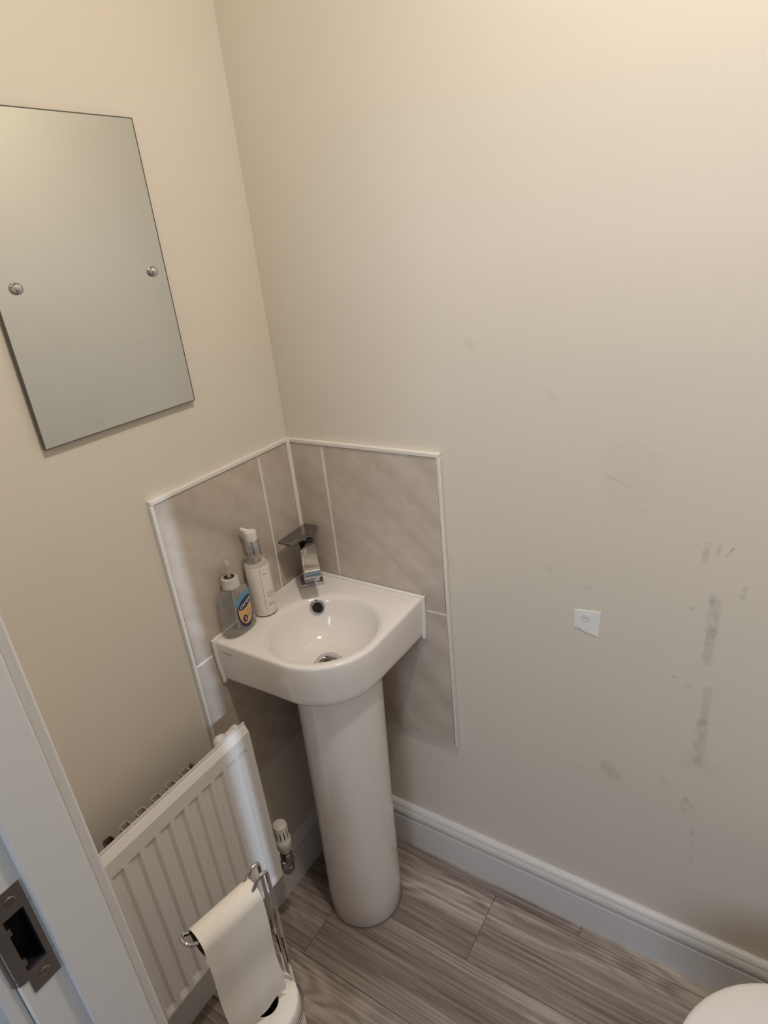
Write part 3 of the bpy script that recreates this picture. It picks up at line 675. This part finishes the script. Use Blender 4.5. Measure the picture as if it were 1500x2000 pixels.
# thermostatic valve at the lower right end
vy, vx = -.3475, .098
vb = bmesh.new(); lathe(vb, [(.0100, .203), (.0110, .205), (.0145, .207), (.0145, .222), (.0120, .225), (.0125, .243), (.0150, .245), (.0150, .262), (.0125, .265), (.0125, .280)], (vx, vy, 0), n=8)
lathe(vb, [(.0105, -.040), (.0105, -.024), (.0150, -.023), (.0150, -.012), (.0110, -.011), (.0110, .003), (.0138, .004), (.0138, .014), (.007, .016)], (vx, vy, .234), (0, 1, 0), 8)
val = obj('valve_body', vb, M_CHROME_D, ra, bevel=.001, seg=1, label='chrome radiator valve body')
bm = bmesh.new(); lathe(bm, [(.0145, .276), (.0155, .2855), (.0185, .290), (.0198, .302), (.0200, .312), (.0188, .3145), (.0178, .316), (.0176, .352), (.0165, .359), (.0120, .3635), (.0005, .3645)], (vx, vy, 0), n=36)
th_ = obj('thermostat_head', bm, M_PLAST, ra, smooth=True, label='white thermostatic valve head')
for k in range(12):
    a = 2*PI*k/12+.12; c, s = math.cos(a), math.sin(a); bm = bmesh.new()
    r0, r1, hw = .0168, .0179, .0011
    v = [bm.verts.new((vx+r*c-hw*q*s, vy+r*s+hw*q*c, z)) for r in (r0, r1) for q in (-1, 1) for z in (.323, .347)]
    for f in ((0, 1, 3, 2), (4, 6, 7, 5), (0, 4, 5, 1), (2, 3, 7, 6), (0, 2, 6, 4), (1, 5, 7, 3)): bm.faces.new([v[i] for i in f])
    obj('vent_slot', bm, M_BLACK, th_)
bm = bmesh.new(); tube(bm, fillet([(vx, vy, .215), (vx, vy, .192), (.0005, vy, .192)], .02), .0075, 14); obj('feed_pipe', bm, M_CHROME_D, ra, smooth=True)

# ================================================================== TOILET ROLL STAND
U1, U2 = Vector((.360, -.612, 0)), Vector((.381, -.616, 0))
ad_ = Vector((-.19, -.982, 0)).normalized()       # arm direction
fd = Vector((.982, -.19, 0))                       # front of the roll
st = thing('toilet_roll_stand', (.362, -.668, 0), 'chrome wire toilet roll stand beside the radiator', 'roll stand')
AZ = .690
def zz(p, z): return Vector((p.x, p.y, z))
end1 = zz(U1+ad_*.152, AZ-.002); end2 = zz(U2+ad_*.152, AZ-.002)
path = [zz(U1, .004), zz(U1, .709), zz(U1+ad_*.016, .709), zz(U1+ad_*.030, AZ), zz(U1+ad_*.126, AZ-.002), zz(U1+ad_*.143, AZ+.012),
        zz(U2+ad_*.143, AZ+.012), zz(U2+ad_*.126, AZ-.002), zz(U2+ad_*.030, AZ), zz(U2+ad_*.016, .709), zz(U2, .709), zz(U2, .004)]
bm = bmesh.new(); tube(bm, fillet(path, .011, 6), .0032, 10); obj('wire_frame', bm, M_CHROME, st, smooth=True)
RCN = Vector((.362, -.668, 0))
def circle(r, z, n=48): return [RCN+Vector((r*math.cos(2*PI*k/n), r*math.sin(2*PI*k/n), z)) for k in range(n)]
bm = bmesh.new(); tube(bm, circle(.0600, .405), .0022, 8, True); obj('retaining_ring', bm, M_CHROME_D, st, smooth=True)
bm = bmesh.new(); tube(bm, circle(.0600, .0045), .0030, 8, True); tube(bm, circle(.030, .0040), .0025, 8, True); tube(bm, [RCN+Vector((-.06, 0, .004)), RCN+Vector((.06, 0, .004))], .0025, 8); tube(bm, [RCN+Vector((0, -.06, .004)), RCN+Vector((0, .06, .004))], .0025, 8)
obj('base_ring', bm, M_CHROME, st, smooth=True)
for ang in (-2.1, .2):
    p = RCN+Vector((.0600*math.cos(ang), .0600*math.sin(ang), 0)); bm = bmesh.new(); tube(bm, [zz(p, .004), zz(p, .2), zz(p, .405)], .0022, 8); obj('side_rod', bm, M_CHROME, st, smooth=True)
# spare rolls standing on the base
for k in range(4):
    z0 = .0075+.1055*k; nm = ['lowest', 'second', 'third', 'topmost'][k]
    s_ = thing('toilet_roll', zz(RCN, z0), {3: 'white spare toilet roll under the hanging sheet, topmost in the stand', 2: 'white spare toilet roll directly below the topmost spare roll in the stand'}.get(k, 'lowest white spare toilet roll, on the base of the wire stand' if k == 0 else 'white spare toilet roll second from the base of the wire stand'), 'toilet roll', 'spare rolls stacked in the stand')
    bm = bmesh.new(); lathe(bm, [(.0218, 0), (.0535, 0), (.0555, .002), (.0560, .012), (.0560, .092), (.0552, .103), (.0530, .1050), (.0240, .1048), (.0218, .1040)], zz(RCN, z0), n=56, cap0=False, cap1=False)
    # close tube
    obj('paper', bm, M_PAPER, s_, smooth=True, auto=60)
    bm = bmesh.new(); lathe(bm, [(.0219, 0.0005), (.0219, .1035), (.0212, .1035), (.0212, .0005)], zz(RCN, z0), n=40, cap0=False, cap1=False); obj('core', bm, M_CARD, s_, smooth=True, auto=60)
    bm = bmesh.new(); 
# almost finished roll on the arm, its sheet hanging down the front
AX0 = .022; RWD = .104; AC = (U1+U2)/2
rl = thing('toilet_roll', zz(AC+ad_*(AX0+RWD/2), .664), 'almost finished toilet roll on the stand arm with a long sheet hanging down', 'toilet roll')
RR = .0225; rc_z = AZ-.0140
def rp(t, a, r): return AC + ad_*t + fd*(r*math.cos(a)) + Vector((0, 0, rc_z + r*math.sin(a)))
bm = bmesh.new(); rings(bm, [[rp(t, 2*PI*k/40, r) for k in range(40)] for t, r in ((AX0+.001, .0186), (AX0+.001, RR-.0006), (AX0+RWD-.001, RR-.0006), (AX0+RWD-.001, .0186), (AX0+.001, .0186))], cap0=False, cap1=False)
obj('core', bm, M_CARD, rl, smooth=True, auto=60, label='brown cardboard core')
# sheet profile: wraps over the top from the back and hangs
prof_s = [(RR*math.cos(a), rc_z+RR*math.sin(a)) for a in [math.radians(d) for d in range(250, -1, -10)]]
hang = [(RR+.0008*k*0, 0) for k in range(1)]
zb = .4450
for k in range(1, 15):
    t = k/14; z = rc_z + (zb-rc_z)*t
    prof_s.append((RR + .0055*math.sin(t*9.0)*t - .004*t, z))
bm = bmesh.new(); nT = 14; TH = .0009
def row(off):
    R_ = []
    for i, (a, z) in enumerate(prof_s):
        hk = max(0, (rc_z - z)/(rc_z-zb)) if a > 0 else 0
        i0, i1 = max(i-1, 0), min(i+1, len(prof_s)-1)
        tx, tz = prof_s[i1][0]-prof_s[i0][0], prof_s[i1][1]-prof_s[i0][1]; l = math.hypot(tx, tz); nx, nz = -tz/l, tx/l
        R_.append([AC + ad_*(AX0+RWD*k/nT) + fd*(a+nx*-off + .0022*hk*math.sin(k*.9+z*20)) + Vector((0, 0, z-nz*off)) for k in range(nT+1)])
    return R_
A_ = row(0); Bk = row(TH)
VA = [[bm.verts.new(p) for p in r] for r in A_]; VB = [[bm.verts.new(p) for p in r] for r in Bk]
for i in range(len(VA)-1):
    for k in range(nT):
        bm.faces.new((VA[i][k], VA[i][k+1], VA[i+1][k+1], VA[i+1][k])); bm.faces.new((VB[i][k], VB[i+1][k], VB[i+1][k+1], VB[i][k+1]))
    for k in (0, nT): bm.faces.new((VA[i][k], VA[i+1][k], VB[i+1][k], VB[i][k]))
for i in (0, len(VA)-1):
    for k in range(nT): bm.faces.new((VA[i][k], VA[i][k+1], VB[i][k+1], VB[i][k]))
obj('paper_sheet', bm, M_PAPER, rl, smooth=True, auto=60)

# ================================================================== TOILET (only the rim of the lid is in the photograph)
TX, TY = 1.15, -.41
to = thing('toilet', (1.3, TY, 0), 'white toilet with closed lid at the end of the room', 'toilet')
def oval(fr, r, xb, z, n=56, sc=1.0):
    pts = []
    for k in range(n):
        a = 2*PI*k/n; c, s = math.cos(a), math.sin(a)
        if c < 0: x = TX + r*c*1.0
        else: x = TX + (xb-TX)*min(1, abs(c)**.6)
        pts.append(Vector((x, TY + r*s*(1 if c < 0 else 1), z)))
    return pts
bm = bmesh.new(); rings(bm, [oval(0, r, xb, z) for r, xb, z in ((.1835, 1.418, .4135), (.1895, 1.42, .4150), (.192, 1.42, .4190), (.192, 1.42, .4225), (.1895, 1.42, .4262), (.1835, 1.418, .4285), (.15, 1.40, .4300), (.06, 1.3, .4305))])
obj('lid', bm, M_CER, to, smooth=True, auto=60)
bm = bmesh.new(); rings(bm, [oval(0, r, xb, z) for r, xb, z in ((.172, 1.41, .3905), (.180, 1.41, .393), (.180, 1.41, .410), (.174, 1.41, .4128))]); obj('seat', bm, M_CER, to, smooth=True, auto=60)
bm = bmesh.new(); rings(bm, [oval(0, r, xb, z) for r, xb, z in ((.105, 1.56, 0), (.108, 1.56, .02), (.100, 1.56, .10), (.115, 1.56, .20), (.155, 1.56, .30), (.172, 1.56, .36), (.175, 1.56, .385), (.168, 1.56, .390))]); obj('pan', bm, M_CER, to, smooth=True, auto=60)
obj('cistern', B((1.455, XE-.004, TY-.19, TY+.19, .392, .77)), M_CER, to, bevel=.02, seg=4)
obj('cistern_lid', B((1.445, XE-.004, TY-.197, TY+.197, .77, .80)), M_CER, to, bevel=.010, seg=4)
bm = bmesh.new(); lathe(bm, [(.024, .7995), (.024, .803), (.020, .806), (.001, .807)], (1.55, TY, 0), n=32); obj('flush_button', bm, M_CHROME, to, smooth=True)

# ================================================================== ADHESIVE PATCH ON THE RIGHT WALL
pa = thing('wall_patch', (.6985, 0, .878), 'small square white sticky patch on the bare right-hand wall', 'patch')
pp = [(.6736, .8999), (.6830, .9020), (.6980, .9030), (.7130, .9050), (.7238, .9062), (.7232, .8900), (.7204, .8502), (.7080, .8530), (.6940, .8560), (.6860, .8610), (.6747, .8600), (.6742, .8800)]
bm = bmesh.new(); prism(bm, pp, lambda a, b: Vector((a, 0, b)), lambda a, b: Vector((a, -.0016, b))); obj('pad', bm, plain('white_filler', srgb(236, 236, 236), .55, bump=.5, bscale=130), pa)
bm = bmesh.new(); tube(bm, [Vector((.6955+.0062*math.cos(2*PI*k/24), -.0018, .8885+.0062*math.sin(2*PI*k/24))) for k in range(24)], .0013, 6, True); obj('plug_ring', bm, M_PLAST, pa, smooth=True)
bm = bmesh.new(); lathe(bm, [(.0045, .001), (.0045, .0022), (.0015, .0030)], (.6955, 0, .8885), (0, -1, 0), 18); obj('plug_centre', bm, M_PLAST, pa, smooth=True)

# ================================================================== CEILING LAMP (above the frame)
LMX, LMY = .86, -.48
cl = thing('ceiling_lamp', (LMX, LMY, ZC), 'round flush ceiling lamp above the small room', 'lamp')
bm = bmesh.new(); lathe(bm, [(.085, ZC), (.085, ZC-.018), (.080, ZC-.034), (.070, ZC-.040), (.068, ZC-.034)], (LMX, LMY, 0), n=40, cap1=False); obj('lamp_base', bm, M_PLAST, cl, smooth=True)
bm = bmesh.new(); lathe(bm, [(.068, ZC-.030), (.068, ZC-.036), (.002, ZC-.036)], (LMX, LMY, 0), n=36)
mb = bpy.data.materials.new('lit_diffuser'); mb.use_nodes = True
b_ = mb.node_tree.nodes['Principled BSDF']; b_.inputs['Emission Color'].default_value = (1, .925, .85, 1); b_.inputs['Emission Strength'].default_value = 30
obj('diffuser', bm, mb, cl, smooth=True)
pl = bpy.data.lights.new('lamp_light', 'AREA'); pl.shape = 'DISK'; pl.size = .11; pl.energy = 8.9; pl.color = (1.0, .92, .82)
plo = bpy.data.objects.new('lamp_light', pl); COL.objects.link(plo); plo.location = (LMX, LMY, ZC-.042)
